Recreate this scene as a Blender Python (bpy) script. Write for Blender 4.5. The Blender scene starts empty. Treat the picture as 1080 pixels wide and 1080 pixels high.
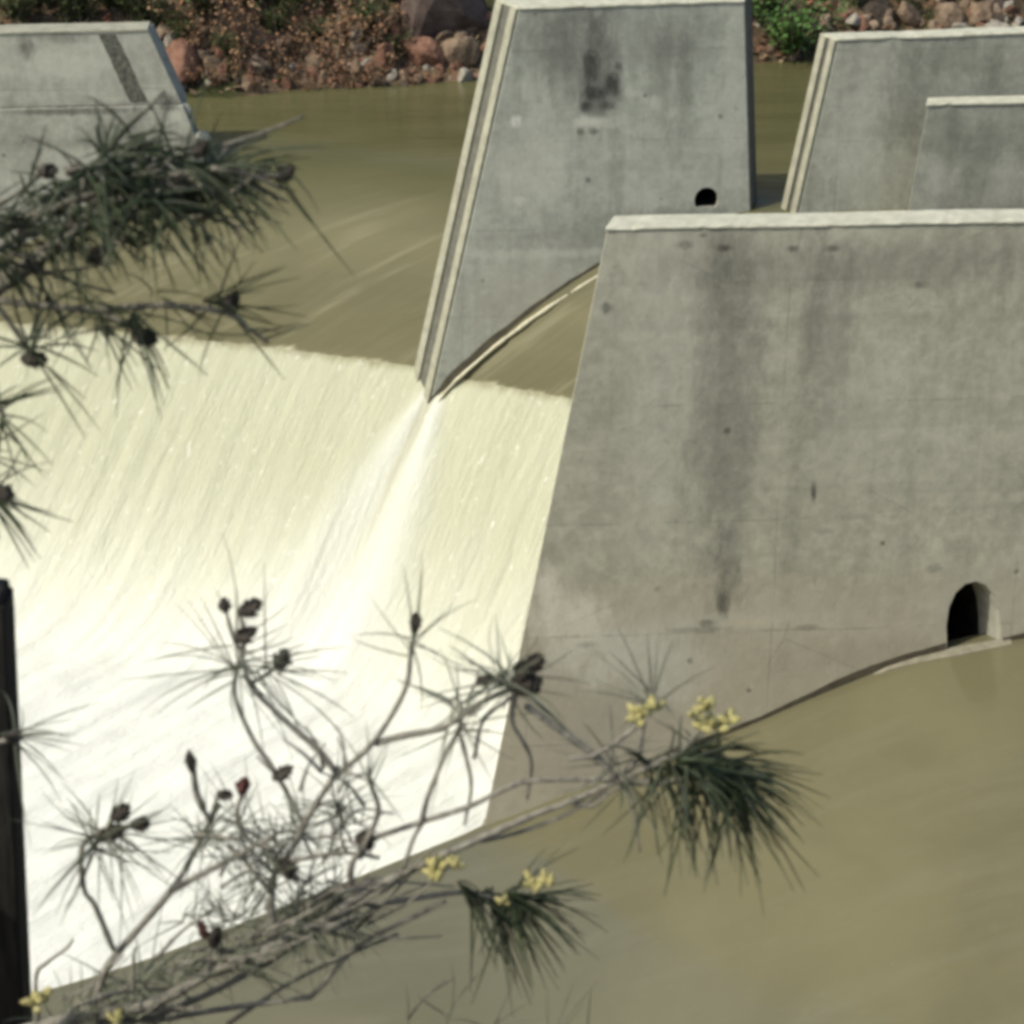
import bpy, bmesh, math, random
from mathutils import Vector, Matrix, noise
random.seed(7)
R = math.radians
scene = bpy.context.scene
COL = scene.collection

# ------------------------------------------------------------------ camera
F, PITCH, ZC = 2400.0, R(24.3), 12.0
cam_d = bpy.data.cameras.new("camera"); cam = bpy.data.objects.new("camera", cam_d); COL.objects.link(cam)
cam.location = (0, 0, ZC); cam.rotation_euler = (R(90) - PITCH, 0, 0)
cam_d.sensor_width = 36; cam_d.lens = 36 * F / 1080; cam_d.clip_start = .05; cam_d.clip_end = 600
cam_d.dof.use_dof = True; cam_d.dof.focus_distance = 27; cam_d.dof.aperture_fstop = 8
scene.camera = cam
CAM = Vector((0, 0, ZC))

def ray(x, y):
    a = (x - 540) / F; b = -(y - 540) / F
    return Vector((a, math.cos(PITCH) + b * math.sin(PITCH), -math.sin(PITCH) + b * math.cos(PITCH)))
def atY(x, y, Y):
    d = ray(x, y); return CAM + d * (Y / d.y)
def atZ(x, y, z):
    d = ray(x, y); return CAM + d * ((z - ZC) / d.z)

# ------------------------------------------------------------------ helpers
def tag(o, label=None, cat=None, group=None, kind=None):
    if label: o['label'] = label
    if cat: o['category'] = cat
    if group: o['group'] = group
    if kind: o['kind'] = kind
    return o
def empty(name, loc=(0, 0, 0), rz=0):
    o = bpy.data.objects.new(name, None); o.location = loc; o.rotation_euler = (0, 0, rz)
    o.empty_display_size = .2; COL.objects.link(o); return o
def obj(name, verts, faces, mat, parent=None, smooth=False, attrs=None):
    me = bpy.data.meshes.new(name); me.from_pydata([tuple(v) for v in verts], [], faces); me.update()
    o = bpy.data.objects.new(name, me); COL.objects.link(o)
    if mat: me.materials.append(mat)
    if smooth:
        for p in me.polygons: p.use_smooth = True
    if attrs:
        for k, vals in attrs.items():
            at = me.attributes.new(k, 'FLOAT', 'POINT'); at.data.foreach_set('value', vals)
    if parent: o.parent = parent
    return o
def fbm(x, y=0, z=0, o=4):
    return noise.fractal(Vector((x, y, z)), 1.0, 2.0, o)
def interp(xs, ys, x):
    if x <= xs[0]: return ys[0]
    for i in range(len(xs) - 1):
        if x <= xs[i + 1]:
            t = (x - xs[i]) / (xs[i + 1] - xs[i]); return ys[i] + (ys[i + 1] - ys[i]) * t
    return ys[-1]
def smin(a, b, k):
    h = max(k - abs(a - b), 0) / k; return min(a, b) - h * h * k * .25
def smax(a, b, k): return -smin(-a, -b, k)

# ------------------------------------------------------------------ material toolkit
class NT:
    def __init__(s, name):
        s.m = bpy.data.materials.new(name); s.m.use_nodes = True
        s.t = s.m.node_tree; s.b = s.t.nodes['Principled BSDF']
    def n(s, typ, **kw):
        nd = s.t.nodes.new(typ)
        for k, v in kw.items(): setattr(nd, k, v)
        return nd
    def l(s, a, b): s.t.links.new(a, b)
    def put(s, sock, v):
        if hasattr(v, 'links') or isinstance(v, bpy.types.NodeSocket): s.l(v, sock)
        else: sock.default_value = v
    def obj(s): return s.n('ShaderNodeTexCoord').outputs['Object']
    def attr(s, name): return s.n('ShaderNodeAttribute', attribute_name=name).outputs['Fac']
    def mapv(s, v, scale=(1, 1, 1), loc=(0, 0, 0), rot=(0, 0, 0)):
        m = s.n('ShaderNodeMapping'); m.inputs['Scale'].default_value = scale
        m.inputs['Location'].default_value = loc; m.inputs['Rotation'].default_value = rot
        s.l(v, m.inputs['Vector']); return m.outputs[0]
    def noise(s, v, scale=1, detail=4, rough=.55, dist=0):
        n = s.n('ShaderNodeTexNoise'); n.inputs['Scale'].default_value = scale
        n.inputs['Detail'].default_value = detail; n.inputs['Roughness'].default_value = rough
        n.inputs['Distortion'].default_value = dist
        if v: s.l(v, n.inputs['Vector'])
        return n.outputs['Fac']
    def rng(s, v, a, b, c=0, d=1, smooth=True):
        n = s.n('ShaderNodeMapRange'); n.interpolation_type = 'SMOOTHSTEP' if smooth else 'LINEAR'
        s.l(v, n.inputs['Value'])
        for i, x in zip(('From Min', 'From Max', 'To Min', 'To Max'), (a, b, c, d)): n.inputs[i].default_value = x
        return n.outputs[0]
    def math(s, op, a, b=0.0, clamp=False):
        n = s.n('ShaderNodeMath', operation=op); n.use_clamp = clamp
        s.put(n.inputs[0], a); s.put(n.inputs[1], b); return n.outputs[0]
    def mix(s, f, a, b, mode='MIX'):
        n = s.n('ShaderNodeMix', data_type='RGBA', blend_type=mode)
        s.put(n.inputs[0], f)
        for i, v in ((6, a), (7, b)):
            if isinstance(v, tuple): n.inputs[i].default_value = (*v, 1)
            else: s.l(v, n.inputs[i])
        return n.outputs[2]
    def bump(s, h, strength=.3, dist=.02):
        n = s.n('ShaderNodeBump'); n.inputs['Strength'].default_value = strength; n.inputs['Distance'].default_value = dist
        s.l(h, n.inputs['Height']); s.l(n.outputs[0], s.b.inputs['Normal'])
    def done(s, col=None, rough=.8, spec=.3):
        if col is not None: s.put(s.b.inputs['Base Color'], (*col, 1) if isinstance(col, tuple) else col)
        s.put(s.b.inputs['Roughness'], rough); s.b.inputs['Specular IOR Level'].default_value = spec
        return s.m

def concrete(name, lo, hi, stains=(), tide=None, seed=0.0, streak=.55):
    """weathered board-cast concrete: blotches, rain streaks, pits, lift lines and named stains (object coordinates)"""
    k = NT(name); v = k.mapv(k.obj(), loc=(seed, seed * .3, seed * .7)); raw = k.obj()
    big = k.rng(k.noise(v, .55, 5, .6, .4), .3, .7)
    c = k.mix(big, lo, hi)
    drip = k.rng(k.noise(k.mapv(v, (2.6, 2.6, .16)), 1, 5, .6), .47, .72)
    c = k.mix(k.math('MULTIPLY', drip, streak), c, tuple(x * .52 for x in lo))
    wash = k.rng(k.noise(k.mapv(v, (4.0, 4.0, .3), (9, 0, 3)), 1, 4, .6), .55, .8)
    c = k.mix(k.math('MULTIPLY', wash, .35), c, tuple(min(1, x * 1.25) for x in hi))
    mot = k.rng(k.noise(v, 7, 6, .7), .3, .75)
    c = k.mix(.34, c, k.mix(mot, tuple(x * .6 for x in lo), tuple(x * 1.2 for x in hi)))
    lift = k.rng(k.noise(k.mapv(v, (.05, .05, 3.4)), 1, 2, .5), .58, .63)
    c = k.mix(k.math('MULTIPLY', lift, .13), c, tuple(x * .6 for x in lo))
    grain = k.noise(k.mapv(v, (9, 9, 6)), 1, 8, .8)
    if tide:                                              # silt below an old water mark
        z0, dz, tc, amt = tide
        sp = k.n('ShaderNodeSeparateXYZ'); k.l(raw, sp.inputs[0])
        zz = k.math('ADD', sp.outputs[2], k.math('MULTIPLY', k.math('SUBTRACT', k.noise(k.mapv(v, (.7, .7, .7)), 1, 4), .5), .5))
        c = k.mix(k.math('MULTIPLY', k.rng(zz, z0, z0 - dz), amt), c, tc)
    for (x, z, rx, rz, amt, sc) in stains:
        dv = k.mapv(raw, (1 / rx, 0, 1 / rz), (-x / rx, 0, -z / rz))
        nz = k.n('ShaderNodeVectorMath', operation='LENGTH'); k.l(dv, nz.inputs[0])
        rag = k.math('MULTIPLY', k.math('SUBTRACT', k.noise(k.mapv(v, (6, 6, 2.2), (x, 0, z)), 1, 8, .8), .5), 2.6)
        mk = k.math('MULTIPLY', k.rng(k.math('ADD', nz.outputs['Value'], rag), 1.15, .25), k.rng(grain, .40, .60, .72, 1.08))
        c = k.mix(k.math('MULTIPLY', mk, amt), c, sc)
    vo = k.n('ShaderNodeTexVoronoi'); vo.inputs['Scale'].default_value = 2.6; k.l(v, vo.inputs['Vector'])
    pit = k.math('MULTIPLY', k.rng(vo.outputs['Distance'], .12, .06), k.rng(k.noise(v, 1.1, 2), .52, .6))
    c = k.mix(k.math('MULTIPLY', pit, .7), c, tuple(x * .3 for x in lo))
    # board joints of the formwork, and a few hairline cracks
    sx = k.n('ShaderNodeSeparateXYZ'); k.l(raw, sx.inputs[0])
    wob = k.math('MULTIPLY', k.math('SUBTRACT', k.noise(v, 1.4, 4), .5), .05)
    fz = k.math('FRACT', k.math('DIVIDE', k.math('ADD', k.math('ADD', sx.outputs[2], 10.0), wob), 1.22))
    fx = k.math('FRACT', k.math('DIVIDE', k.math('ADD', k.math('ADD', sx.outputs[0], 20.3), wob), 2.44))
    jt = k.math('MAXIMUM', k.rng(k.math('ABSOLUTE', k.math('SUBTRACT', fz, .5)), .012, .003), k.rng(k.math('ABSOLUTE', k.math('SUBTRACT', fx, .5)), .005, .0015))
    jt = k.math('MULTIPLY', jt, k.rng(k.noise(v, 1.7, 4, .7), .42, .62))
    c = k.mix(k.math('MULTIPLY', jt, .42), c, tuple(x * .5 for x in lo))
    vc = k.n('ShaderNodeTexVoronoi', feature='DISTANCE_TO_EDGE'); vc.inputs['Scale'].default_value = .55; k.l(k.mix(.12, v, k.n('ShaderNodeTexNoise').outputs['Color']), vc.inputs['Vector'])
    ck = k.math('MULTIPLY', k.rng(vc.outputs['Distance'], .006, .001), k.rng(k.noise(v, .9, 3), .5, .62))
    c = k.mix(k.math('MULTIPLY', ck, .22), c, tuple(x * .3 for x in lo))
    c = k.mix(k.math('MULTIPLY', k.rng(grain, .56, .72), .30), c, tuple(min(1, x * 1.35) for x in hi))
    c = k.mix(k.math('MULTIPLY', k.rng(grain, .42, .30), .45), c, tuple(x * .45 for x in lo))
    h = k.math('ADD', k.math('MULTIPLY', mot, .5), k.math('MULTIPLY', k.noise(v, 30, 4, .7), .5))
    h = k.math('SUBTRACT', h, k.math('MULTIPLY', pit, .8))
    k.bump(h, .35, .012)
    return k.done(c, .88, .2)

def plain(name, a, b, scale=8, rough=.8, bump=.2, spec=.3, stretch=(1, 1, 1)):
    k = NT(name); v = k.mapv(k.obj(), stretch)
    f = k.rng(k.noise(v, scale, 5, .65), .3, .7); k.bump(f, bump, .01)
    return k.done(k.mix(f, a, b), rough, spec)

G_LO, G_HI = (.335, .335, .262), (.475, .475, .375)
M_pale = plain('pale_concrete', (.42, .415, .31), (.55, .545, .42), 6, .85, .25)
M_rail = plain('edge_concrete', (.28, .276, .205), (.38, .375, .28), 6, .85, .25)
M_groove_shade = plain('dark_groove_and_shade', (.10, .10, .08), (.16, .155, .12), 9, .9)  # nose slots, and the painted shade on the middle pier's right end
M_reflection = plain('painted_reflection', (.20, .185, .13), (.29, .27, .195), 9, .7)  # tone of the painted reflection below the near drain hole
M_wet = plain('wet_concrete', (.06, .052, .034), (.10, .09, .062), 7, .35, .2, .5)
M_pipe = plain('pipe_concrete', (.30, .30, .24), (.42, .41, .33), 9, .9)
M_dark = plain('painted_hole_shade', (.006, .006, .005), (.012, .011, .01), 9, .95, .1, .05)

# ------------------------------------------------------------------ piers
def face_uz(px, py, O, yaw):
    a = Vector((math.cos(yaw), math.sin(yaw), 0)); n = Vector((math.sin(yaw), -math.cos(yaw), 0))
    d = ray(px, py); k = n.dot(O - CAM) / n.dot(d); p = CAM + d * k
    return (p - O).dot(a), p.z - O.z

def slab(name, front, T, mat, parent, dl=0., dr=0., y0=0., hole=None, div=0):
    """wall from a front outline (u,z) list: top-left, top-right, bottom-right, bottom-left; back face is shifted at both ends"""
    n = len(front); us = [p[0] for p in front]; mid = sum(us) / n
    f = [(u, y0, z) for u, z in front]
    b = [(u + (dl if u < mid else dr), y0 + T, z) for u, z in front]
    faces = [tuple(range(n - 1, -1, -1)), tuple(range(n, 2 * n))] + [(i, (i + 1) % n, n + (i + 1) % n, n + i) for i in range(n)]
    o = obj(name, f + b, faces, mat, parent)
    bm = bmesh.new(); bm.from_mesh(o.data); bmesh.ops.recalc_face_normals(bm, faces=bm.faces)
    bmesh.ops.bevel(bm, geom=list(bm.edges), offset=.012, segments=2, affect='EDGES', profile=.6)
    bm.to_mesh(o.data); bm.free()
    return o
def bar(bm, p, q, w, up=Vector((0, 1, 0))):
    p = Vector(p); q = Vector(q); d = (q - p).normalized(); s = d.cross(up).normalized() * w[0] / 2; t = d.cross(s).normalized() * w[1] / 2
    vs = [bm.verts.new(x) for x in (p - s - t, p + s - t, p + s + t, p - s + t, q - s - t, q + s - t, q + s + t, q - s + t)]
    for ix in ((3, 2, 1, 0), (4, 5, 6, 7), (0, 1, 5, 4), (1, 2, 6, 5), (2, 3, 7, 6), (3, 0, 4, 7)): bm.faces.new([vs[i] for i in ix])
def bmobj(name, bm, mat, parent=None, smooth=False, bev=0):
    if bev: bmesh.ops.bevel(bm, geom=list(bm.edges), offset=bev, segments=2, affect='EDGES')
    bmesh.ops.recalc_face_normals(bm, faces=bm.faces)
    me = bpy.data.meshes.new(name); bm.to_mesh(me); bm.free(); me.materials.append(mat)
    if smooth:
        for p in me.polygons: p.use_smooth = True
    o = bpy.data.objects.new(name, me); COL.objects.link(o)
    if parent: o.parent = parent
    return o

def coping(parent, u0, u1, z0, z1, T, mat, dl=0, dr=0, over=.02, h=.05):
    """pale cap course along the top, laid on the slab (z may slope)"""
    N = max(12, int((u1 - u0) / .06)); bm = bmesh.new(); prev = None
    def wear(u, k_):
        c_ = fbm(u * 3.1 + k_ * 7, k_ * 3.3, z0); return .006 * fbm(u * 9, k_) + (.05 * max(0, c_ - .42))
    for i in range(N + 1):
        t = i / N; zz = z0 + (z1 - z0) * t + .004 * math.sin(t * 31)
        x0 = (u0 - over) + (u1 - u0 + over) * t; x1 = (u0 - over + dl) + (u1 + dr - u0 + over - dl) * t
        a_, b_, c_, d_ = wear(x0, 1), wear(x0, 2), wear(x1, 3), wear(x0, 4)
        ring = [bm.verts.new(p) for p in ((x0, -over + a_, zz), (x0, -over + a_ * .6, zz + h * .55 - b_), (x0, -over + .014 + b_ * 1.5, zz + h - b_ * .6 + d_ * .3), (x1, T + over - .014, zz + h - c_ * .5), (x1, T + over - c_, zz + h * .6), (x1, T + over, zz))]
        if prev:
            for j in range(6): bm.faces.new((prev[j], prev[(j + 1) % 6], ring[(j + 1) % 6], ring[j]))
        else: bm.faces.new(ring)
        prev = ring
    bm.faces.new(prev)
    return bmobj('coping', bm, mat, parent)

M_pipe_shade = plain('painted_pipe_shade', (.012, .011, .009), (.03, .027, .02), 9, .9, .2, .1)  # near-black tone paints the shade deep inside the drain pipes
def drill(body, outline, depth, skew, parent, name, inner=M_pipe, dk=.3):
    """cut an opening through the slab and line it with a dead-end pipe"""
    n = len(outline)
    v = [(u - skew * .2, -.2, z) for u, z in outline] + [(u + skew * depth, depth, z) for u, z in outline]
    c = obj('cutter', v, [tuple(range(n - 1, -1, -1)), tuple(range(n, 2 * n))] + [(i, (i + 1) % n, n + (i + 1) % n, n + i) for i in range(n)], None, parent)
    bm = bmesh.new(); bm.from_mesh(c.data); bmesh.ops.recalc_face_normals(bm, faces=bm.faces); bm.to_mesh(c.data); bm.free()
    md = body.modifiers.new('hole', 'BOOLEAN'); md.object = c; md.operation = 'DIFFERENCE'; md.solver = 'EXACT'
    bpy.context.view_layer.update()
    me = bpy.data.meshes.new_from_object(body.evaluated_get(bpy.context.evaluated_depsgraph_get()))
    body.modifiers.clear(); body.data = me; bpy.data.objects.remove(c)
    cu = sum(p[0] for p in outline) / n; cz = sum(p[1] for p in outline) / n
    def ring(y, s): return [(cu + (u - cu) * s + skew * y, y, cz + (z - cz) * s) for u, z in outline]
    v = ring(.004, .985) + ring(dk, .99) + ring(depth, 1.0) + ring(depth + .06, 1.12) + ring(.03, 1.03)
    fc = []
    for a in (0, n, 2 * n, 3 * n):
        fc += [(a + i, a + (i + 1) % n, a + n + (i + 1) % n, a + n + i) for i in range(n)]
    fc += [(4 * n + i, 4 * n + (i + 1) % n, (i + 1) % n, i) for i in range(n)]
    o = obj(name, v, fc, inner, parent); o.data.materials.append(M_pipe_shade)
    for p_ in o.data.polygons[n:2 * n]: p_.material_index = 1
    bm = bmesh.new(); bm.from_mesh(o.data); bmesh.ops.recalc_face_normals(bm, faces=bm.faces); bm.to_mesh(o.data); bm.free()
    obj('pipe_end_shade', ring(depth * .98, 1.02), [tuple(range(n))], M_dark, o)  # near-black disc paints the darkness at the far end of the pipe
    return o

YAW = R(4)
DK, DKB, LT, BR = (.055, .056, .048), (.09, .09, .075), (.54, .54, .45), (.30, .27, .20)

# ---- middle pier
O = Vector((-1.12, 29.52, 0.)); U = lambda x, y: face_uz(x, y, O, YAW)
r1 = empty('concrete_pier', O, YAW)
tag(r1, 'tall midstream concrete pier with pale edge rails and a black blotch near its top', 'pier')
st = []
def S(px, py, rx, ry, amt, c, m=None):
    u, z = U(px, py); u2, z2 = U(px + rx, py + ry); st.append((u, z, abs(u2 - u), abs(z2 - z), amt, c))
S(632, 60, 20, 78, .6, DK); S(622, 70, 10, 20, .9, (.03, .03, .027)); S(625, 98, 16, 8, .95, (.03, .03, .027)); S(645, 90, 9, 16, .9, (.035, .035, .03)); S(618, 112, 8, 8, .9, (.03, .03, .027)); S(640, 112, 10, 6, .8, DK); S(612, 138, 5, 5, .8, DK); S(626, 138, 6, 5, .8, DK); S(652, 70, 5, 6, .8, DK); S(630, 90, 30, 34, .5, DK); S(600, 40, 60, 46, .45, DKB); S(690, 50, 60, 50, .3, DKB); S(620, 128, 20, 5, .6, LT); S(595, 80, 22, 60, .3, DKB); S(700, 70, 14, 90, .35, DKB); S(722, 90, 10, 80, .3, DKB)
S(580, 50, 40, 50, .35, DKB); S(560, 170, 60, 60, .35, LT); S(543, 128, 8, 9, .9, (.62, .62, .54)); S(630, 130, 40, 8, .5, LT); S(548, 212, 10, 8, .7, LT); S(690, 108, 12, 10, .5, LT)
S(640, 250, 110, 30, .3, DKB); S(560, 268, 120, 4, .45, LT); S(560, 320, 110, 55, .45, (.36, .335, .27)); S(720, 230, 90, 14, .4, DKB); S(775, 60, 14, 200, .3, LT)
m1 = concrete('pier_concrete', (.30, .312, .262), (.415, .428, .36), st, seed=3.1)
f1 = [U(548, 10), U(785, 2), U(797, 300), U(463, 426)]
f1 = [f1[0], f1[1], (U(797, 222)[0] + .25, -1.6), (f1[3][0] - .55, -1.6)]
body1 = slab('pier_body', f1, .5, m1, r1, dl=-.26, dr=.17)
u, z = U(745, 211)
out1 = [(u + .165 * math.cos(i * 2 * PI / 28), z + max(-.10, .175 * math.sin(i * 2 * PI / 28)) + .001 * math.cos(i * 2 * PI / 28)) for PI in (math.pi,) for i in range(28)]
drill(body1, out1, 1.2, -.12, r1, 'drain_pipe', dk=.05)
coping(r1, f1[0][0], f1[1][0], f1[0][1] + .003, f1[1][1] + .003, .5, M_pale, dl=-.26, dr=.17, h=.035)
def rails(parent, f, T, dl, ws, mat):
    """two raised strips with a dark slot between them down the skewed nose face"""
    top, bot = Vector((f[0][0], 0, f[0][1])), Vector((f[3][0], 0, f[3][1]))
    sk = Vector((dl, T, 0)); nrm = sk.cross(bot - top).normalized()
    if nrm.x > 0: nrm = -nrm
    def strip(name, a, b, h, mt):
        bm = bmesh.new(); vs = []
        for p in (top, bot):
            for k in (a, b):
                for q in (-.02, h): vs.append(bm.verts.new(p + sk * k + nrm * q))
        for ix in ((0, 1, 3, 2), (4, 6, 7, 5), (0, 4, 5, 1), (2, 3, 7, 6), (1, 5, 7, 3), (0, 2, 6, 4)): bm.faces.new([vs[i] for i in ix])
        return bmobj(name, bm, mt, parent, bev=.006)
    strip('edge_rail', *ws[0], .045, mat); strip('slot', *ws[1], .008, M_groove_shade); strip('edge_rail', *ws[2], .045, mat)
rails(r1, f1, .5, -.26, ((.03, .30), (.32, .66), (.68, .97)), M_rail)
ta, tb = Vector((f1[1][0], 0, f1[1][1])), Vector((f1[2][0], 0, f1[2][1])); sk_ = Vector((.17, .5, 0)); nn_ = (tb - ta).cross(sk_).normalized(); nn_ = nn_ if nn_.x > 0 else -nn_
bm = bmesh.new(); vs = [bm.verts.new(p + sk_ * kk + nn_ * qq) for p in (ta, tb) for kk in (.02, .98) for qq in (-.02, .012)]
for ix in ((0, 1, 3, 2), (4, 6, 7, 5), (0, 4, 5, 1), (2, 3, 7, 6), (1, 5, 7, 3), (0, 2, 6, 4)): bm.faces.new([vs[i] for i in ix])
bmobj('end_shade_strip', bm, M_groove_shade, r1, bev=.004)  # dark strip added to paint the shade on the pier's right end
# wet line where the river slides down the pier
def wet_band(parent, pts, h, lift, mat=M_wet, name='wet_band', y=-.006):
    v, fc = [], []
    for i in range(len(pts) * 6 - 5):
        k = i / 6; a = int(min(k, len(pts) - 2)); t = k - a
        u = pts[a][0] + (pts[a + 1][0] - pts[a][0]) * t; z = pts[a][1] + (pts[a + 1][1] - pts[a][1]) * t
        jit = .3 * h * fbm(u * 3, z, 4)
        v += [(u, y, z - .3), (u, y, z + lift + h + jit), (u, y + .02, z + lift + h + jit + .01)]
    n = len(v) // 3
    for i in range(n - 1): fc += [(3 * i, 3 * i + 3, 3 * i + 4, 3 * i + 1), (3 * i + 1, 3 * i + 4, 3 * i + 5, 3 * i + 2)]
    return obj(name, v, fc, mat, parent)
wl1 = [U(*p) for p in ((452, 436), (470, 412), (480, 401), (520, 366), (560, 336), (600, 309), (632, 289), (668, 266))]
wet_band(r1, wl1, .15, .02)

# ---- near pier
O2 = Vector((-.29, 19.98, 0)); U = lambda x, y: face_uz(x, y, O2, YAW); st = []
r2 = empty('concrete_pier', O2, YAW)
tag(r2, 'largest grey concrete pier nearest the camera with a black arched drain hole at its waterline', 'pier')
S(765, 430, 34, 250, .55, (.15, .15, .125)); S(758, 290, 26, 60, .3, DKB); S(767, 600, 18, 50, .4, DK); S(876, 350, 30, 120, .4, (.15, .15, .125)); S(860, 330, 12, 60, .25, DKB)
S(695, 350, 60, 260, .25, LT); S(697, 524, 16, 12, .6, LT); S(590, 625, 34, 30, .7, (.46, .44, .35)); S(700, 440, 26, 160, .2, LT)
S(858, 520, 4, 12, .8, DK); S(765, 262, 10, 5, .85, (.05, .045, .035)); S(722, 258, 12, 6, .5, DK); S(878, 262, 10, 5, .6, (.05, .045, .035)); S(740, 248, 6, 4, .7, DK)
S(900, 280, 260, 26, .35, DKB); S(760, 655, 130, 8, .35, LT); S(640, 740, 110, 70, .4, (.34, .32, .26)); S(950, 440, 120, 90, .2, LT); S(985, 600, 10, 5, .35, DKB)
S(600, 655, 50, 40, .95, (.66, .64, .50)); S(578, 615, 18, 26, .95, (.68, .66, .53)); S(640, 690, 80, 36, .8, (.60, .59, .49)); S(700, 700, 60, 50, .6, (.56, .56, .47)); S(745, 657, 12, 4, .6, DKB); S(764, 636, 7, 20, .7, DK); S(735, 664, 40, 3, .4, DKB); S(790, 656, 40, 5, .5, (.55, .50, .36)); S(850, 662, 22, 3, .4, DKB); S(900, 545, 24, 5, .25, DKB); S(870, 560, 18, 4, .25, DKB); S(620, 680, 14, 4, .3, DKB); S(640, 325, 8, 7, .7, DKB); S(970, 300, 10, 5, .6, DKB); S(835, 262, 8, 4, .6, DK); S(810, 720, 70, 24, .4, (.40, .36, .27)); S(640, 790, 90, 60, .4, (.37, .34, .28)); S(920, 690, 160, 16, .4, BR); S(1024, 640, 46, 50, .25, LT)
m2 = concrete('near_pier_concrete', (.375, .37, .28), (.53, .52, .40), st, tide=(2.45, .7, (.47, .43, .32), .6), seed=8.4, streak=.45)
tl, bl, tr = U(640, 243), U(510, 872), U(1080, 235)
sl = (bl[0] - tl[0]) / (bl[1] - tl[1])
zb = -3.4; tr = (13.0, tl[1] + (tr[1] - tl[1]) / (tr[0] - tl[0]) * (13 - tl[0]))
f2 = [tl, tr, (13.0, zb), (bl[0] + sl * (zb - bl[1]), zb)]
body2 = slab('pier_body', f2, .36, m2, r2, dl=.10)
hp = [(999, 684), (998, 660), (1001, 640), (1008, 625), (1018, 616), (1029, 613), (1040, 617), (1049, 628), (1054, 644), (1056, 662), (1056, 684)]
out2 = [U(*p) for p in hp]; out2 = [(out2[-1][0], .95), *reversed(out2), (out2[0][0], .95)]
drill(body2, out2, 1.9, -.50, r2, 'drain_pipe', dk=.30)
coping(r2, tl[0], 13.0, tl[1] + .003, tr[1] + .003, .36, M_pale, dl=.12, over=.012, h=.025)
wl2 = [U(*p) for p in ((505, 874), (600, 836), (700, 800), (800, 762), (850, 740), (900, 715), (950, 697), (997, 685))]
wet_band(r2, wl2[2:], .07, .0)
wet_band(r2, [U(1057, 678), U(1085, 672), (7, 1.45), (12.9, 1.5)], .06, .0)
q = [U(*p) for p in ((900, 722), (935, 709), (965, 699), (1012, 690), (1064, 688))]
v = []; SZW = [interp([-.29, 2.5, 3.44, 4.29, 5.15, 7], [-.57, .55, 1.0, 1.28, 1.40, 1.47], O2.x + u_) for u_, z_ in q]
for i, (u_, z_) in enumerate(q): d_ = (.02, .06, .10, .14, .10)[i]; z_ = SZW[i] - (.06 if i == 0 else 0); v += [(u_, .02, z_ + .03), (u_, -d_, z_ + .022), (u_, -d_, z_ - .3)]
obj('pale_reflection', v, [f for i in range(4) for f in ((3 * i, 3 * i + 1, 3 * i + 4, 3 * i + 3), (3 * i + 1, 3 * i + 2, 3 * i + 5, 3 * i + 4))], M_reflection, r2)  # pale strip added to imitate the reflection below the drain hole
# ---- two lower walls behind, upstream
O3 = Vector((3.9, 29.62, 0)); U = lambda x, y: face_uz(x, y, O3, YAW); st = []
r3 = empty('concrete_wall', O3, YAW)
tag(r3, 'long concrete wall behind the near pier with a pale twin-ribbed sloping end, tallest of the two upstream walls', 'wall')
S(960, 90, 24, 80, .4, DKB); S(1000, 60, 60, 30, .4, DKB); S(900, 150, 30, 60, .35, LT); S(1050, 70, 10, 30, .4, DK); S(930, 190, 60, 40, .3, LT)
m3 = concrete('wall_concrete', (.29, .295, .235), (.42, .425, .345), st, seed=15.2, streak=.5)
tl = U(884, 43); tr = U(1080, 36); b = U(843, 222); sl = (b[0] - tl[0]) / (b[1] - tl[1])
f3 = [tl, (9.0, tl[1] + (tr[1] - tl[1]) / (tr[0] - tl[0]) * (9 - tl[0])), (9.0, 1.2), (b[0] + sl * (1.2 - b[1]), 1.2)]
slab('wall_body', f3, .3, m3, r3, dl=-.16)
coping(r3, tl[0], 9.0, f3[0][1] + .003, f3[1][1] + .003, .3, M_pale, dl=-.16, h=.03)
rails(r3, f3, .3, -.16, ((.03, .36), (.38, .60), (.62, .97)), M_rail)

O4 = Vector((5.4, 29.1, 0)); U = lambda x, y: face_uz(x, y, O4, YAW); st = []
r4 = empty('concrete_wall', O4, YAW)
tag(r4, 'lowest concrete wall, in front of the twin-ribbed wall and just above the near pier top', 'wall')
S(1035, 170, 22, 50, .4, DKB); S(1000, 140, 30, 26, .35, DKB); S(995, 190, 20, 20, .35, LT); S(1060, 190, 30, 30, .3, LT)
m4 = concrete('low_wall_concrete', (.27, .275, .22), (.39, .395, .32), st, seed=21.7)
tl = U(978, 112); tr = U(1080, 108); b = U(958, 220); sl = (b[0] - tl[0]) / (b[1] - tl[1])
f4 = [tl, (8.0, tl[1] + .1), (8.0, 1.2), (b[0] + sl * (1.2 - b[1]), 1.2)]
slab('wall_body', f4, .3, m4, r4, dl=.10)
coping(r4, tl[0], 8.0, f4[0][1] + .003, f4[1][1] + .003, .3, M_pale, dl=.10, h=.03)

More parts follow.
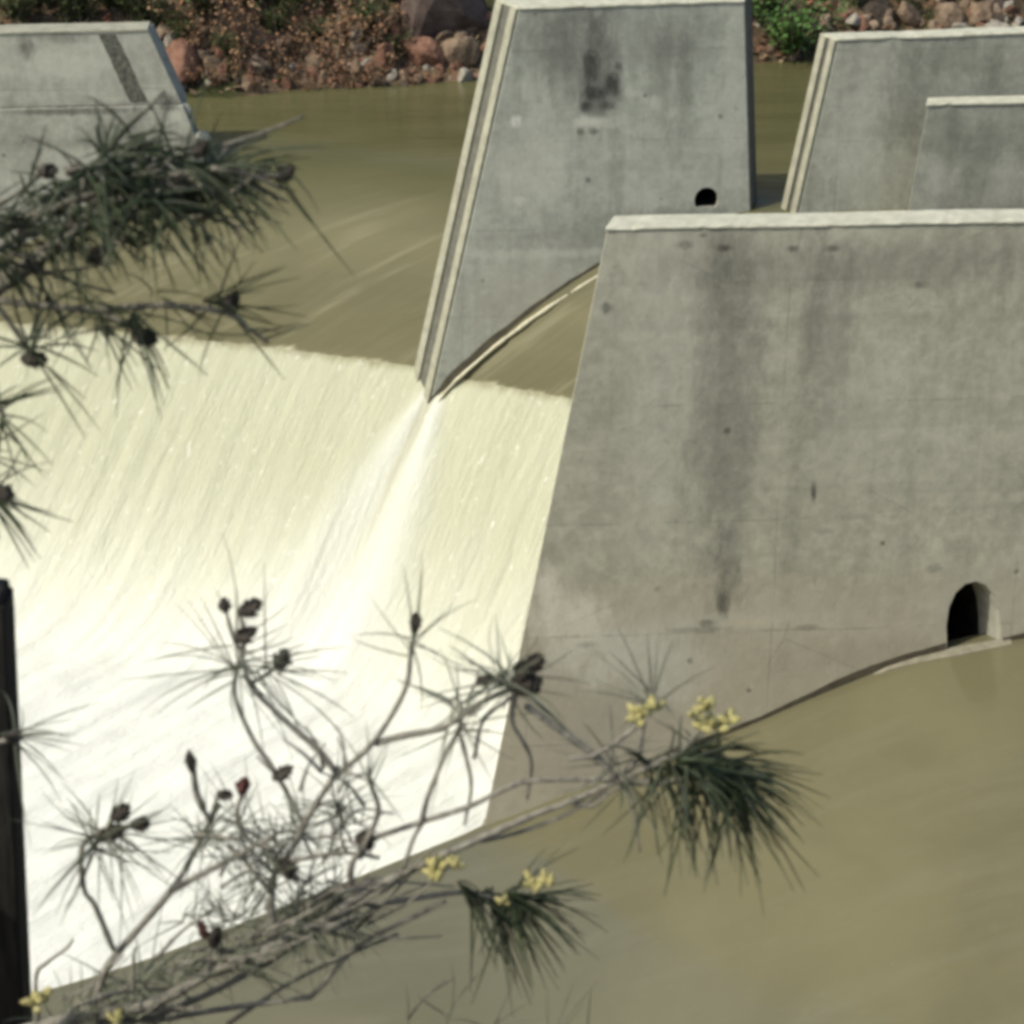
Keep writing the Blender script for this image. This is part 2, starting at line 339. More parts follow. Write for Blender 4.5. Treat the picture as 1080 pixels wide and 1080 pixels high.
# ---- battered abutment at the far left
O5 = Vector((-5.0, 32.6, 0)); U = lambda x, y: face_uz(x, y, O5, YAW); st = []
r5 = empty('concrete_abutment', O5, YAW)
tag(r5, 'low concrete abutment with a dark diagonal slot, partly hidden behind the dense pine needles', 'abutment')
S(28, 50, 14, 16, .7, DK); S(60, 40, 40, 8, .5, DKB); S(75, 70, 60, 20, .3, LT); S(80, 116, 90, 4, .7, DK); S(178, 108, 16, 12, .8, DK); S(200, 150, 14, 14, .7, DK); S(130, 140, 60, 30, .4, DKB); S(186, 120, 10, 8, .6, LT); S(60, 150, 70, 8, .4, DKB); S(60, 200, 90, 60, .3, LT); S(20, 150, 50, 60, .3, DKB)
m5 = concrete('abutment_concrete', (.33, .33, .27), (.45, .45, .37), st, seed=30.3, streak=.4)
tl = U(-300, 42); tr = U(156, 32); rm = U(192, 110); rb = U(226, 165)
tl = (-12.0, tr[1] - .12)
br = (rb[0] + .75, .2)
up = [tl, tr, rm, (-12.0, rm[1] - .05)]
slab('upper_block', up, .45, m5, r5, dr=.05)
lo_ = [(-12.0, rm[1] - .054), (rm[0] + .02, rm[1] - .004), br, (-12.0, .2)]
slab('lower_block', lo_, .52, m5, r5, y0=-.07)
coping(r5, -12.0, tr[0], tl[1] + .003, tr[1] + .003, .45, M_rail, h=.03)
a0, a1, b0, b1 = U(104, 36), U(122, 36), U(137, 108), U(156, 108)
M_slot = plain('dark_slot', (.05, .052, .04), (.17, .17, .135), 16, .95, .4)  # dark mottled tone for the flat ragged band on the abutment face
n = 14; v = []; fc = []
for i in range(n + 1):
    t = i / n
    for p, q in ((a0, b0), (a1, b1)):
        w = .02 * fbm(i * 1.7, p[0]); v.append((p[0] + (q[0] - p[0]) * t + w, -.004, p[1] + (q[1] - p[1]) * t))
fc = [(2 * i, 2 * i + 1, 2 * i + 3, 2 * i + 2) for i in range(n)]
obj('slot', v, fc, M_slot, r5)

# ------------------------------------------------------------------ water
lip_px = [(0, 340), (130, 350), (300, 368), (450, 388), (490, 400), (600, 420)]
LIP = [atZ(*p, .7) for p in lip_px]
d0 = (LIP[0] - LIP[2]).normalized(); d1 = Vector((.88, -.47, 0)).normalized()
LIP = [LIP[0] + d0 * 14, LIP[0] + d0 * 6] + LIP + [LIP[-1] + d1 * 3, LIP[-1] + d1 * 8]
acc = [0.]
for a, b in zip(LIP, LIP[1:]): acc.append(acc[-1] + (b - a).length)
def lip(t):
    return Vector((interp(acc, [p.x for p in LIP], t), interp(acc, [p.y for p in LIP], t), .7))
def lip_s(x, y):
    """signed distance of a plan point upstream of the crest"""
    best = 1e9; sg = 1; p = Vector((x, y))
    for a, b in zip(LIP, LIP[1:]):
        A, B = a.xy, b.xy; ab = B - A; t = max(0, min(1, (p - A).dot(ab) / ab.length_squared)); q = A + ab * t
        d = (p - q).length
        if d < best: best = d; sg = 1 if (ab.x * (p.y - A.y) - ab.y * (p.x - A.x)) > 0 else -1
    return best * sg
SX = [0, .24, .47, .70, .88, 1.2, 1.54, 2.0, 2.8]; SZ = [0, .48, .88, 1.24, 1.47, 1.86, 2.17, 2.33, 2.38]
def _rz(s): return sum(interp(SX, SZ, s + d) if s + d > 0 else 2.0 * (s + d) for d in (-.3, -.2, -.1, 0, .1, .2, .3)) / 7
_rz0 = _rz(0)
def river_z(s): return .7 + _rz(s) - _rz0 * max(0, 1 - s / .8)

# river above the crest: rows follow the crest, then run to the far bank
k = NT('river_surface'); co = k.obj()
s_at = k.attr('crest')
stk = k.noise(k.mapv(co, (.26, 5.5, .3), rot=(0, 0, R(-6))), 1, 5, .62, .5)
stf = k.noise(k.mapv(co, (.5, 9, .6), rot=(0, 0, R(-8))), 1, 4, .6, .2)
base = k.mix(k.rng(k.noise(k.mapv(co, (.12, .5, 1)), 1, 3), .35, .65), (.086, .083, .034), (.122, .116, .052))
base = k.mix(k.math('MULTIPLY', k.rng(s_at, 2.0, .1), .35), base, (.17, .155, .085))
fast = k.math('MULTIPLY', k.rng(s_at, 1.9, .1), k.rng(k.math('ADD', k.math('MULTIPLY', stk, .6), k.math('MULTIPLY', stf, .4)), .50, .68))
base = k.mix(k.math('MULTIPLY', fast, .33), base, (.36, .34, .22))
base = k.mix(k.math('MULTIPLY', k.rng(k.math('ADD', s_at, k.math('MULTIPLY', stf, .16)), .10, .03), .8), base, (.70, .68, .46))
rip = k.noise(k.mapv(co, (.9, 3.2, 1)), 1, 5, .6, .4)
h = k.math('ADD', k.math('MULTIPLY', rip, .5), k.math('MULTIPLY', stf, .35))
k.bump(h, .32, .10)
M_river = k.done(base, k.rng(s_at, 2.6, 1.4, .10, .6), k.b and .4); k.b.inputs['IOR'].default_value = 1.33
NTt = 170; rows = [0, .06, .12, .2, .3, .4, .5, .6, .7, .8, .92, 1.05, 1.2, 1.36, 1.54, 1.8, 2.1, 2.6, 3.2, 4, 5, 6.2, 7.6, 9.2, 11, 13]
V, FA, AT = [], [], []
for i in range(NTt + 1):
    p = lip(acc[-1] * i / NTt)
    for r in rows:
        q = p + Vector((.25, .97, 0)) * r; s = max(0, lip_s(q.x, q.y))
        V.append((q.x, q.y, river_z(s) + .02 * fbm(q.x * .6, q.y * 1.2) * min(1, r))); AT.append(s)
m = len(rows)
for i in range(NTt):
    for j in range(m - 1): FA.append((i * m + j, (i + 1) * m + j, (i + 1) * m + j + 1, i * m + j + 1))
tag(obj('river_water', V, FA, M_river, smooth=True, attrs={'crest': AT}), kind='structure')
tag(obj('river_water_upstream', [(-40, 34.5, 2.9), (40, 34.5, 2.9), (40, 46, 2.9), (-40, 46, 2.9)], [(0, 1, 2, 3)], M_river), kind='structure')

# white water sliding off the crest and over the apron
k = NT('white_water'); fu, fv = k.attr('across'), k.attr('down')
cv = k.n('ShaderNodeCombineXYZ'); k.l(fu, cv.inputs[0]); k.l(fv, cv.inputs[1]); cv = cv.outputs[0]
s1 = k.noise(k.mapv(cv, (1.3, .07, 1)), 1, 3, .55, .2)
s2 = k.noise(k.mapv(cv, (4.5, .2, 1), (4, 2, 0)), 1, 4, .55, .25)
s3 = k.noise(k.mapv(cv, (14, 5.0, 1), (1, 7, 0)), 1, 4, .7, .5)
foam = k.rng(k.math('ADD', fv, k.math('MULTIPLY', k.math('SUBTRACT', s1, .5), 1.8)), .9, 4.3)
c = k.mix(foam, (.455, .462, .318), (.78, .785, .69))
c = k.mix(k.math('MULTIPLY', k.rng(s1, .50, .74), k.rng(fv, 4.2, .3, .04, .6)), c, (.36, .36, .235))
c = k.mix(k.math('MULTIPLY', k.rng(s2, .54, .76), k.rng(fv, 4.6, .2, .05, .50)), c, (.40, .40, .27))
c = k.mix(k.math('MULTIPLY', k.attr('wake'), .5), c, (.74, .76, .74))
c = k.mix(k.math('MULTIPLY', k.attr('groove'), .75), c, (.30, .28, .17))
c = k.mix(k.math('MULTIPLY', k.rng(s3, .62, .78), .30), c, (.80, .81, .72))
c = k.mix(k.math('MULTIPLY', k.rng(k.math('ADD', fv, k.math('MULTIPLY', k.math('SUBTRACT', s2, .5), .22)), .10, -.03), .75), c, (.22, .20, .105))
sp_ = k.noise(k.mapv(cv, (9, 6, 1), (3, 3, 0)), 1, 5, .75)
c = k.mix(k.math('MULTIPLY', k.rng(sp_, .58, .70), .55), c, (.84, .85, .77))
c = k.mix(k.math('MULTIPLY', k.rng(sp_, .42, .30), k.rng(fv, 4.5, .5, 0, .35)), c, (.36, .36, .23))
h = k.math('ADD', k.math('MULTIPLY', s2, .6), k.math('MULTIPLY', s3, .45)); h = k.math('ADD', h, k.math('MULTIPLY', s1, .6))
k.bump(h, .55, .12)
M_white = k.done(c, .55, .25)
FLOW = Vector((-.60, -.80, 0))
nose = atY(452, 434, 29.5)
def drop(hh):
    d = 1.12 * hh + .06 * hh * hh
    return smin(d, 3.45 + .01 * hh, 1.6)
hs = []; x = 0
while x < 16:
    hs.append(x); x += .05 if x < 4 else .12
nt = 330; V, FA, A1, A2, A3, A4 = [], [], [], [], [], []
# across-flow coordinate of a plan point
CR = Vector((-FLOW.y, FLOW.x, 0))
cn = (nose - Vector((0, 0, 0))).dot(CR)
for i in range(nt + 1):
    p = lip(3 + (acc[-1] - 3) * i / nt)
    u = p.dot(CR)
    for hh in hs:
        q = p + FLOW * hh; lat = q.dot(CR) - cn; dn = (q - nose).dot(FLOW)
        z = .7 - drop(hh)
        wk = 0
        if dn > -.1:
            w = .10 + .26 * dn; fall = math.exp(-dn / 3.4); lat = lat + .05 * dn * dn
            ridge = math.exp(-((lat - .14 - .20 * dn) / w) ** 2) + .9 * math.exp(-((lat + .14 + .17 * dn) / w) ** 2)
            z += fall * (.12 * ridge - .10 * math.exp(-(lat / (w * .7)) ** 2)) * min(1, (dn + .1) * 3); wk = min(1, ridge * fall)
        a = min(1, hh / 1.2)
        z += a * (.05 * fbm(u * 2.2, hh * .16, 1) + .025 * fbm(u * 7, hh * .5, 3) + .05 * fbm(u * 1.2, hh * .9, 8) * min(1, hh / 3))
        V.append((q.x, q.y, z)); A1.append(u); A2.append(hh); A3.append(wk); A4.append(math.exp(-((lat + .03) / .055) ** 2) * max(0, min(1, 1.15 - dn / 1.6)) * (1 if dn > -.1 else 0))
m = len(hs)
for i in range(nt):
    for j in range(m - 1): FA.append((i * m + j, i * m + j + 1, (i + 1) * m + j + 1, (i + 1) * m + j))
tag(obj('spillway_water', V, FA, M_white, smooth=True, attrs={'across': A1, 'down': A2, 'wake': A3, 'groove': A4}), kind='structure')

# foam piling up along the middle pier, and along the near pier's nose
M_foam = plain('foam_white', (.42, .39, .26), (.62, .59, .43), 14, .6, .5)
def foam_line(pts, r0, r1, name='foam_line'):
    bm = bmesh.new(); prev = None; N = len(pts) * 8 - 7
    for i in range(N):
        kk = i / 8; a = int(min(kk, len(pts) - 2)); p = pts[a].lerp(pts[a + 1], kk - a)
        rr = (r0 + (r1 - r0) * i / (N - 1)) * (1 + .5 * fbm(p.x * 5, p.z * 5))
        ring = [bm.verts.new(p + Vector((0, math.cos(t) * rr, math.sin(t) * rr * .6))) for t in [j * math.pi / 3 for j in range(6)]]
        if prev:
            for j in range(6): bm.faces.new((prev[j], prev[(j + 1) % 6], ring[(j + 1) % 6], ring[j]))
        prev = ring
    return bmobj(name, bm, M_foam, smooth=True)
a1 = Vector((math.cos(YAW), math.sin(YAW), 0)); n1 = Vector((math.sin(YAW), -math.cos(YAW), 0))
fl = [O + a1 * u + Vector((0, 0, z + .015)) + n1 * .06 for u, z in wl1]
tag(foam_line(fl, .05, .05), kind='stuff')

# smooth olive pool beside the near pier, sliding off to the left
k = NT('pool_surface'); co = k.obj()
lf = k.attr('lip')
b = k.mix(k.rng(k.noise(k.mapv(co, (.16, .3, 1)), 1, 4, .55, .3), .35, .68), (.134, .126, .070), (.168, .155, .084))
stp = k.noise(k.mapv(co, (.35, 2.4, 1), rot=(0, 0, R(-28))), 1, 4, .6, .3)
b = k.mix(k.math('MULTIPLY', k.rng(stp, .45, .7), .22), b, (.20, .19, .125))
b = k.mix(k.math('MULTIPLY', k.rng(lf, .35, .0), .35), b, (.12, .115, .07))
spk = k.noise(k.mapv(co, (9, 14, 1)), 1, 3, .7)
b = k.mix(k.math('MULTIPLY', k.rng(spk, .55, .75), .10), b, (.30, .24, .15))
k.bump(k.math('ADD', k.math('MULTIPLY', k.noise(k.mapv(co, (1.2, 2.2, 1)), 1, 4, .6, .3), .6), k.math('MULTIPLY', spk, .22)), .22, .05)
M_pool = k.done(b, .10, .8); k.b.inputs['IOR'].default_value = 1.36
EX = [-9, -4.2, -.29, .57, 1.55, 2.5, 3.44, 4.29, 5.15, 7, 30]
EZ = [-1.75, -1.25, -.57, -.21, .16, .55, 1.0, 1.30, 1.42, 1.48, 1.5]
def pool_z(x): return (interp(EX, EZ, x) + interp(EX, EZ, x - .2) + interp(EX, EZ, x + .2)) / 3
E0 = atZ(30, 1045, -1.25); E1 = atZ(510, 872, -.57)
ee = (E0 - E1); edge = [E1 + ee * 2.6, E1 + ee * 1.6, E0, atZ(170, 1003, -1.07), atZ(340, 938, -.82), E1, Vector((.57, 20.12, 0)), Vector((13, 21.0, 0)), Vector((30, 21.5, 0))]
ea = [0.]
for a, b2 in zip(edge, edge[1:]): ea.append(ea[-1] + (b2.xy - a.xy).length)
V, FA, A = [], [], []
vr = [-2.4, -1.6, -1.0, -.6, -.35, -.18, -.08, 0, .06, .14, .25, .4, .6, .9, 1.3, 1.8, 2.5, 3.5, 5, 7, 10]
out = Vector((-.55, .83, 0))
N = 260
for i in range(N + 1):
    t = ea[-1] * (i / N) ** 1.0
    if i < N * .8: t = ea[6] * 1.15 * i / (N * .8)
    else: t = ea[6] * 1.15 + (ea[-1] - ea[6] * 1.15) * (i - N * .8) / (N * .2)
    p = Vector((interp(ea, [e.x for e in edge], t), interp(ea, [e.y for e in edge], t), 0))
    for r in vr:
        if r >= 0: q = p + Vector((.10, -1, 0)) * r; z = pool_z(q.x) + .006 * fbm(q.x, q.y * 2) * min(1, r * 3)
        else:
            q = p + out * (-r) * .8; z = pool_z(p.x) - (1.9 * r * r / (abs(r) + .25)) * 1.05
            if t > ea[5]: z = min(z, pool_z(p.x) + r * .05)
            if t > ea[5]: q = p + Vector((0, .12 * min(1, -r), 0)); z = pool_z(p.x)
        V.append((q.x, q.y, z)); A.append(r)
m = len(vr)
for i in range(N):
    for j in range(m - 1): FA.append((i * m + j, i * m + j + 1, (i + 1) * m + j + 1, (i + 1) * m + j))
tag(obj('pool_water', V, FA, M_pool, smooth=True, attrs={'lip': A}), kind='structure')

# ------------------------------------------------------------------ far bank
def far_z(x, y):
    y0 = 36.0 + .27 * max(-6, min(8, x + 2)) + .25 * fbm(x * .5, 3)
    d = y - y0
    return 2.6 + max(-1.5, d * .75) - .012 * max(0, d) ** 2 * .5 + .25 * fbm(x * .7, y * .7) * min(1, max(0, d)) + .10 * fbm(x * 2.3, y * 2.3, 5)
k = NT('bank_soil'); co = k.obj()
c = k.mix(k.rng(k.noise(co, 1.1, 6, .7), .35, .65), (.075, .058, .035), (.20, .145, .09))
c = k.mix(k.math('MULTIPLY', k.rng(k.noise(co, 3.0, 5, .7), .52, .66), .8), c, (.26, .14, .085))
c = k.mix(k.math('MULTIPLY', k.rng(k.noise(k.mapv(co, loc=(5, 3, 0)), .5, 5, .6), .5, .62), .85), c, (.05, .065, .022))
k.bump(k.noise(co, 6, 6, .75), .9, .12)
M_soil = k.done(c, .95, .1)
V, FA = [], []; nx, ny = 150, 50
for j in range(ny + 1):
    for i in range(nx + 1):
        x = -34 + 68 * i / nx; y = 33.5 + 28 * (j / ny) ** 1.3; V.append((x, y, far_z(x, y)))
for j in range(ny):
    for i in range(nx): a = j * (nx + 1) + i; FA.append((a, a + 1, a + nx + 2, a + nx + 1))
tag(obj('far_bank', V, FA, M_soil, smooth=True), kind='structure')
# near bank under the photographer
def near_z(x, y):
    return 10.3 + .15 * fbm(x * .4, y * .4) - 1.24 * max(0, y - 1.2) + .2 * fbm(x, y, 2) * min(1, max(0, y - 1))
V, FA = [], []
for j in range(41):
    for i in range(81): x = -30 + 60 * i / 80; y = -12 + 24 * j / 40; V.append((x, y, max(-3.2, near_z(x, y))))
for j in range(40):
    for i in range(80): a = j * 81 + i; FA.append((a, a + 1, a + 82, a + 81))
tag(obj('near_bank', V, FA, M_soil, smooth=True), kind='structure')

# stones at the far waterline
def stone_mesh(name, mat, seed):
    rnd = random.Random(seed); bm = bmesh.new(); bmesh.ops.create_icosphere(bm, subdivisions=3, radius=1)
    cuts = [(Vector((rnd.gauss(0, 1), rnd.gauss(0, 1), rnd.gauss(0, 1))).normalized(), rnd.uniform(.5, .85)) for _ in range(9)]
    for v in bm.verts:
        for nn, dd in cuts:
            e = v.co.dot(nn) - dd
            if e > 0: v.co -= nn * e * .92
        v.co *= 1 + .06 * fbm(v.co.x * 3 + seed, v.co.y * 3, v.co.z * 3)
    me = bpy.data.meshes.new(name); bm.to_mesh(me); bm.free(); me.materials.append(mat); return me
M_st = {'tan': plain('tan_stone', (.20, .145, .095), (.34, .26, .18), 3, .9, .5), 'pale': plain('pale_stone', (.22, .20, .155), (.38, .35, .28), 3, .9, .5), 'red': plain('red_stone', (.14, .07, .045), (.25, .14, .09), 3, .9, .5),
        'brown': plain('brown_stone', (.12, .085, .055), (.26, .19, .125), 3, .9, .5), 'purple': plain('purple_stone', (.07, .05, .04), (.14, .105, .085), 3, .9, .5), 'dark': plain('dark_stone', (.035, .028, .02), (.09, .07, .05), 3, .9, .5)}
SM = {c: [stone_mesh(c + '_stone', M_st[c], i * 7 + j) for j in range(4)] for i, c in enumerate(M_st)}
ST = {'tan': 'pinkish tan stone among the rocks lining the far river bank', 'purple': 'large purplish boulder above the waterline left of the middle pier', 'pale': 'pale stone among the rocks lining the far river bank', 'red': 'reddish stone among the rocks lining the far river bank',
      'brown': 'brown stone among the rocks lining the far river bank', 'dark': 'blackish stone among the rocks lining the far river bank'}
def bank_pt(px, py):
    d = ray(px, py); t = 34.
    while t < 62:
        p = CAM + d * (t / d.y)
        if p.z < far_z(p.x, p.y): return p
        t += .05
    return None
rnd = random.Random(5); cnt = 0
def put_stone(px, py, c, r):
    p = bank_pt(px, py)
    if not p: return
    o = bpy.data.objects.new('stone', rnd.choice(SM[c])); COL.objects.link(o)
    o.location = (p.x, p.y, p.z + r * .15); o.rotation_euler = (rnd.uniform(0, 6), rnd.uniform(0, 6), rnd.uniform(0, 6))
    o.scale = (r * rnd.uniform(.8, 1.4), r * rnd.uniform(.7, 1.1), r * rnd.uniform(.55, .9))
    tag(o, ST[c], 'stone', c + ' stones along the far bank')
for i in range(84):                                   # row by the water, left gap
    px = rnd.uniform(170, 525); py = rnd.uniform(62, 99) - .02 * (px - 170)
    put_stone(px, py, rnd.choices(('pale', 'red', 'brown', 'dark'), (1, 3, 5, 4))[0], rnd.uniform(.05, .15))
for i in range(70):
    px = rnd.uniform(180, 525); py = rnd.uniform(0, 66)
    put_stone(px, py, rnd.choices(('pale', 'red', 'brown', 'dark'), (1, 2, 4, 5))[0], rnd.uniform(.06, .17))
for i in range(60):
    px = rnd.uniform(795, 1080); py = rnd.uniform(-6, 58)
    put_stone(px, py, rnd.choices(('pale', 'red', 'brown', 'dark'), (2, 2, 5, 3))[0], rnd.uniform(.07, .2))
for i in range(95):
    px = rnd.choice((rnd.uniform(170, 520), rnd.uniform(170, 520), rnd.uniform(850, 1080))); py = rnd.uniform(5, 97) if px < 600 else rnd.uniform(0, 40)
    put_stone(px, py, rnd.choices(('pale', 'tan', 'red', 'brown'), (1, 5, 3, 2))[0], rnd.uniform(.08, .19))
for (px, py, c, r) in ((475, 22, 'purple', .8), (445, 62, 'red', .42), (490, 85, 'pale', .22), (484, 60, 'brown', .4), (190, 75, 'red', .42), (330, 70, 'brown', .26), (405, 66, 'red', .3), (960, 20, 'brown', .32), (1040, 14, 'brown', .36), (900, 22, 'pale', .22), (925, 18, 'dark', .3), (1000, 22, 'brown', .3)):
    put_stone(px, py, c, r)

# broken concrete at the foot of the abutment
M_chunk = plain('broken_concrete', (.21, .21, .165), (.36, .36, .29), 5, .9, .5)
CH = [stone_mesh('concrete_chunk', M_chunk, 90 + j) for j in range(3)]
for (px, py, Y, r, zs, lab) in ((193, 118, 32.66, .15, .8, 'upper broken concrete chunk wedged against the sloping end of the abutment'), (212, 146, 32.72, .20, .9, 'lower, larger broken concrete chunk on the sloping end of the abutment')):
    p = atY(px, py, Y); o = bpy.data.objects.new('concrete_chunk', CH[rnd.randrange(3)]); COL.objects.link(o); o.location = p; o.scale = (r, r * .9, r * zs); o.rotation_euler = (rnd.uniform(0, 6), rnd.uniform(0, 6), rnd.uniform(0, 6)); tag(o, lab, 'concrete chunk', 'broken concrete by the abutment')
# shrubs: stems and leaves
def shrub_mesh(kind, seed):
    """returns stems (verts, faces), leaves (verts, faces) of a unit-high plant"""
    r = random.Random(seed); SV, SF, LV, LF = [], [], [], []
    ns = {'dry': 12, 'green': 26, 'dark': 22}[kind]
    for s in range(ns):
        az = r.uniform(0, 6.28); lean = r.uniform(.1, .75); L = r.uniform(.6, 1.1); p = Vector((r.gauss(0, .08), r.gauss(0, .08), -.05)); d = Vector((math.cos(az) * lean, math.sin(az) * lean, 1)).normalized()
        for j in range(6):
            q = p + d * L / 6; d = (d + Vector((r.gauss(0, .12), r.gauss(0, .12), -.06))).normalized(); w = .014 * (1 - j / 7)
            b = len(SV)
            for cpt, ww in ((p, w), (q, w * .85)):
                for tt in (0, 2.1, 4.2): SV.append(cpt + Vector((math.cos(tt) * ww, math.sin(tt) * ww, 0)))
            for e in range(3): SF.append((b + e, b + (e + 1) % 3, b + 3 + (e + 1) % 3, b + 3 + e))
            nl = {'dry': 3, 'green': 9, 'dark': 9}[kind]
            if j > 0:
                for _ in range(nl):
                    c = p.lerp(q, r.random()) + Vector((r.gauss(0, .06), r.gauss(0, .06), r.gauss(0, .05)))
                    ll = r.uniform(.04, .10); dr = Vector((r.gauss(0, 1), r.gauss(0, 1), r.gauss(-.1, .6))).normalized(); sd = dr.cross(Vector((r.gauss(0, .5), r.gauss(0, .5), 1))).normalized() * ll * .38
                    b = len(LV); LV += [c, c + dr * ll * .5 + sd, c + dr * ll, c + dr * ll * .5 - sd]; LF.append((b, b + 1, b + 2, b + 3))
            p = q
    return SV, SF, LV, LF
M_stem = plain('dry_stem', (.16, .11, .07), (.30, .24, .16), 5, .9)
M_leaf = {'dry': plain('dry_leaf', (.20, .10, .05), (.34, .22, .12), 2.5, .85), 'green': plain('green_leaf', (.045, .105, .018), (.10, .175, .045), 2.5, .6), 'dark': plain('dark_leaf', (.035, .055, .015), (.09, .11, .035), 2.5, .7)}
SHM = {}
for kd in ('dry', 'green', 'dark'):
    for s in range(3):
        a, b, c, d = shrub_mesh(kd, s + 40)
        m_ = []
        for nm, vv, ff, mt in (('stems', a, b, M_stem), ('leaves', c, d, M_leaf[kd])):
            me = bpy.data.meshes.new(nm); me.from_pydata([tuple(x) for x in vv], [], ff); me.materials.append(mt); m_.append(me)
        SHM[kd, s] = m_
def shrub(px, py, kind, size, name, label, group=None):
    p = bank_pt(px, py)
    if not p: return
    e = empty(name, p, rnd.uniform(0, 6.28)); tag(e, label, 'shrub', group)
    for nm, me in zip(('stems', 'leaves'), SHM[kind, rnd.randrange(3)]):
        o = bpy.data.objects.new(nm, me); COL.objects.link(o); o.parent = e; o.scale = (size * 1.1, size * 1.1, size)
shrub(832, 58, 'green', 1.3, 'green_bush', 'bright green leafy bush at the far waterline between the piers')
for px, py, s in ((280, 70, .9), (345, 60, 1.0), (400, 45, .9), (255, 40, .9), (310, 25, .9), (430, 30, .8), (365, 95, .55), (330, 98, .5), (215, 45, .8), (390, 90, .6), (300, 92, .6), (375, 15, .9), (270, 97, .4), (200, 60, .7), (230, 92, .5), (350, 80, .8), (410, 75, .6), (435, 92, .4), (315, 60, .8), (250, 75, .7), (460, 90, .35), (185, 30, .8), (240, 20, .9), (355, 40, .9), (205, 88, .5), (360, 99, .4)):
    shrub(px, py, 'dry', s, 'dry_shrub', 'dry russet shrub with bare tan stems on the far bank left of the middle pier', 'dry shrubs on the far bank')
for px, py, s in ((190, 45, .6), (238, 60, .5), (385, 30, .7), (420, 60, .5), (290, 35, .6), (330, 45, .5), (20, 22, .9), (80, 22, .8), (150, 25, .9), (215, 18, 1.0), (265, 8, .8), (340, 2, .9), (120, 8, .9), (50, 4, 1.0), (410, 2, .7), (300, 10, .7), (460, 0, .6)):
    shrub(px, py, 'dark', s, 'dark_shrub', 'dark olive shrub on the far bank left of the middle pier', 'dark shrubs on the far bank')
for px, py, s in ((800, 20, .8), (955, 12, .5), (1030, 3, .5), (905, 8, .5), (985, 26, .35)):
    shrub(px, py, 'dark', s, 'low_shrub', 'low olive shrub on the far bank beyond the right-hand walls', 'low shrubs beyond the walls')
# fallen leaves on the far bank
V, FA = [], []
for i in range(15000):
    x = rnd.uniform(-12, 12); y = rnd.uniform(35.3, 43); z = far_z(x, y)
    if z < 3.08 or fbm(x * .9, y * 1.4, 7) < rnd.uniform(-.35, .12): continue
    c = Vector((x, y, z + rnd.uniform(.01, .07))); ll = rnd.uniform(.07, .22)
    dr = Vector((rnd.gauss(0, 1), rnd.gauss(0, 1), rnd.gauss(0, .6))).normalized(); sd = dr.cross(Vector((rnd.gauss(0, .5), rnd.gauss(0, .5), 1))).normalized() * ll * .35
    b = len(V); V += [c - dr * ll * .5, c + sd, c + dr * ll * .5, c - sd]; FA.append((b, b + 1, b + 2, b + 3))
k = NT('fallen_leaf'); gi = k.n('ShaderNodeNewGeometry').outputs['Random Per Island']
c = k.mix(k.rng(gi, 0, 1, smooth=False), (.085, .055, .03), (.34, .25, .16)); c = k.mix(k.rng(gi, .70, .72), c, (.30, .13, .08)); c = k.mix(k.rng(gi, .86, .87), c, (.07, .09, .03))
tag(obj('leaf_litter', V, FA, k.done(c, .9, .15)), kind='stuff')

# ------------------------------------------------------------------ foreground pines
M_bark = plain('pine_twig_bark', (.10, .095, .07), (.24, .225, .175), 60, .9, .5)
M_trunk = plain('pine_trunk_bark', (.06, .045, .03), (.15, .11, .08), 14, .95, .8, .1, (1, 1, .25))
k = NT('pine_needle'); gi = k.n('ShaderNodeNewGeometry').outputs['Random Per Island']
M_needle = k.done(k.mix(gi, (.017, .025, .010), (.052, .072, .030)), .5, .4)
k = NT('young_pine_needle'); gi = k.n('ShaderNodeNewGeometry').outputs['Random Per Island']
M_needle2 = k.done(k.mix(gi, (.085, .10, .06), (.20, .215, .145)), .5, .4)
M_cone = plain('pine_cone', (.040, .034, .026), (.10, .085, .066), 90, .85, .6)
M_red = plain('red_bud', (.085, .032, .026), (.15, .06, .048), 90, .8, .4)
M_cat = plain('pollen_cone', (.36, .325, .11), (.56, .51, .23), 120, .8, .5)
prnd = random.Random(11)
def smooth_path(pts, n=5):
    if len(pts) < 3: pts = [pts[0], pts[0].lerp(pts[-1], .5), pts[-1]]
    P = [pts[0] * 2 - pts[1]] + pts + [pts[-1] * 2 - pts[-2]]; o = []
    for i in range(1, len(P) - 2):
        for j in range(n):
            t = j / n; a, b, c, d = P[i - 1], P[i], P[i + 1], P[i + 2]
            o.append(.5 * ((2 * b) + (c - a) * t + (2 * a - 5 * b + 4 * c - d) * t * t + (3 * b - a - 3 * c + d) * t ** 3))
    o.append(pts[-1]); return o
def tube(name, pts, r0, r1, mat, parent, sides=7, knob=.25):
    P = smooth_path(pts); V, FA = [], []; up = Vector((.3, 1, .2))
    for i, p in enumerate(P):
        d = (P[min(i + 1, len(P) - 1)] - P[max(i - 1, 0)]).normalized(); s = d.cross(up).normalized(); t = d.cross(s)
        r = (r0 + (r1 - r0) * i / (len(P) - 1)) * (1 + knob * noise.noise(Vector((p.x * 60, p.z * 60, p.y * 9))))
        for j in range(sides): a = 2 * math.pi * j / sides; V.append(p + s * math.cos(a) * r + t * math.sin(a) * r)
    for i in range(len(P) - 1):
        for j in range(sides): FA.append((i * sides + j, i * sides + (j + 1) % sides, (i + 1) * sides + (j + 1) % sides, (i + 1) * sides + j))
    b = len(V); V += [P[0], P[-1]]
    for j in range(sides): FA.append((b, (j + 1) % sides, j)); FA.append((b + 1, (len(P) - 1) * sides + j, (len(P) - 1) * sides + (j + 1) % sides))
    return obj(name, V, FA, mat, parent, smooth=True)
PX = 4.1 / F                                                # metres per pixel at the branches
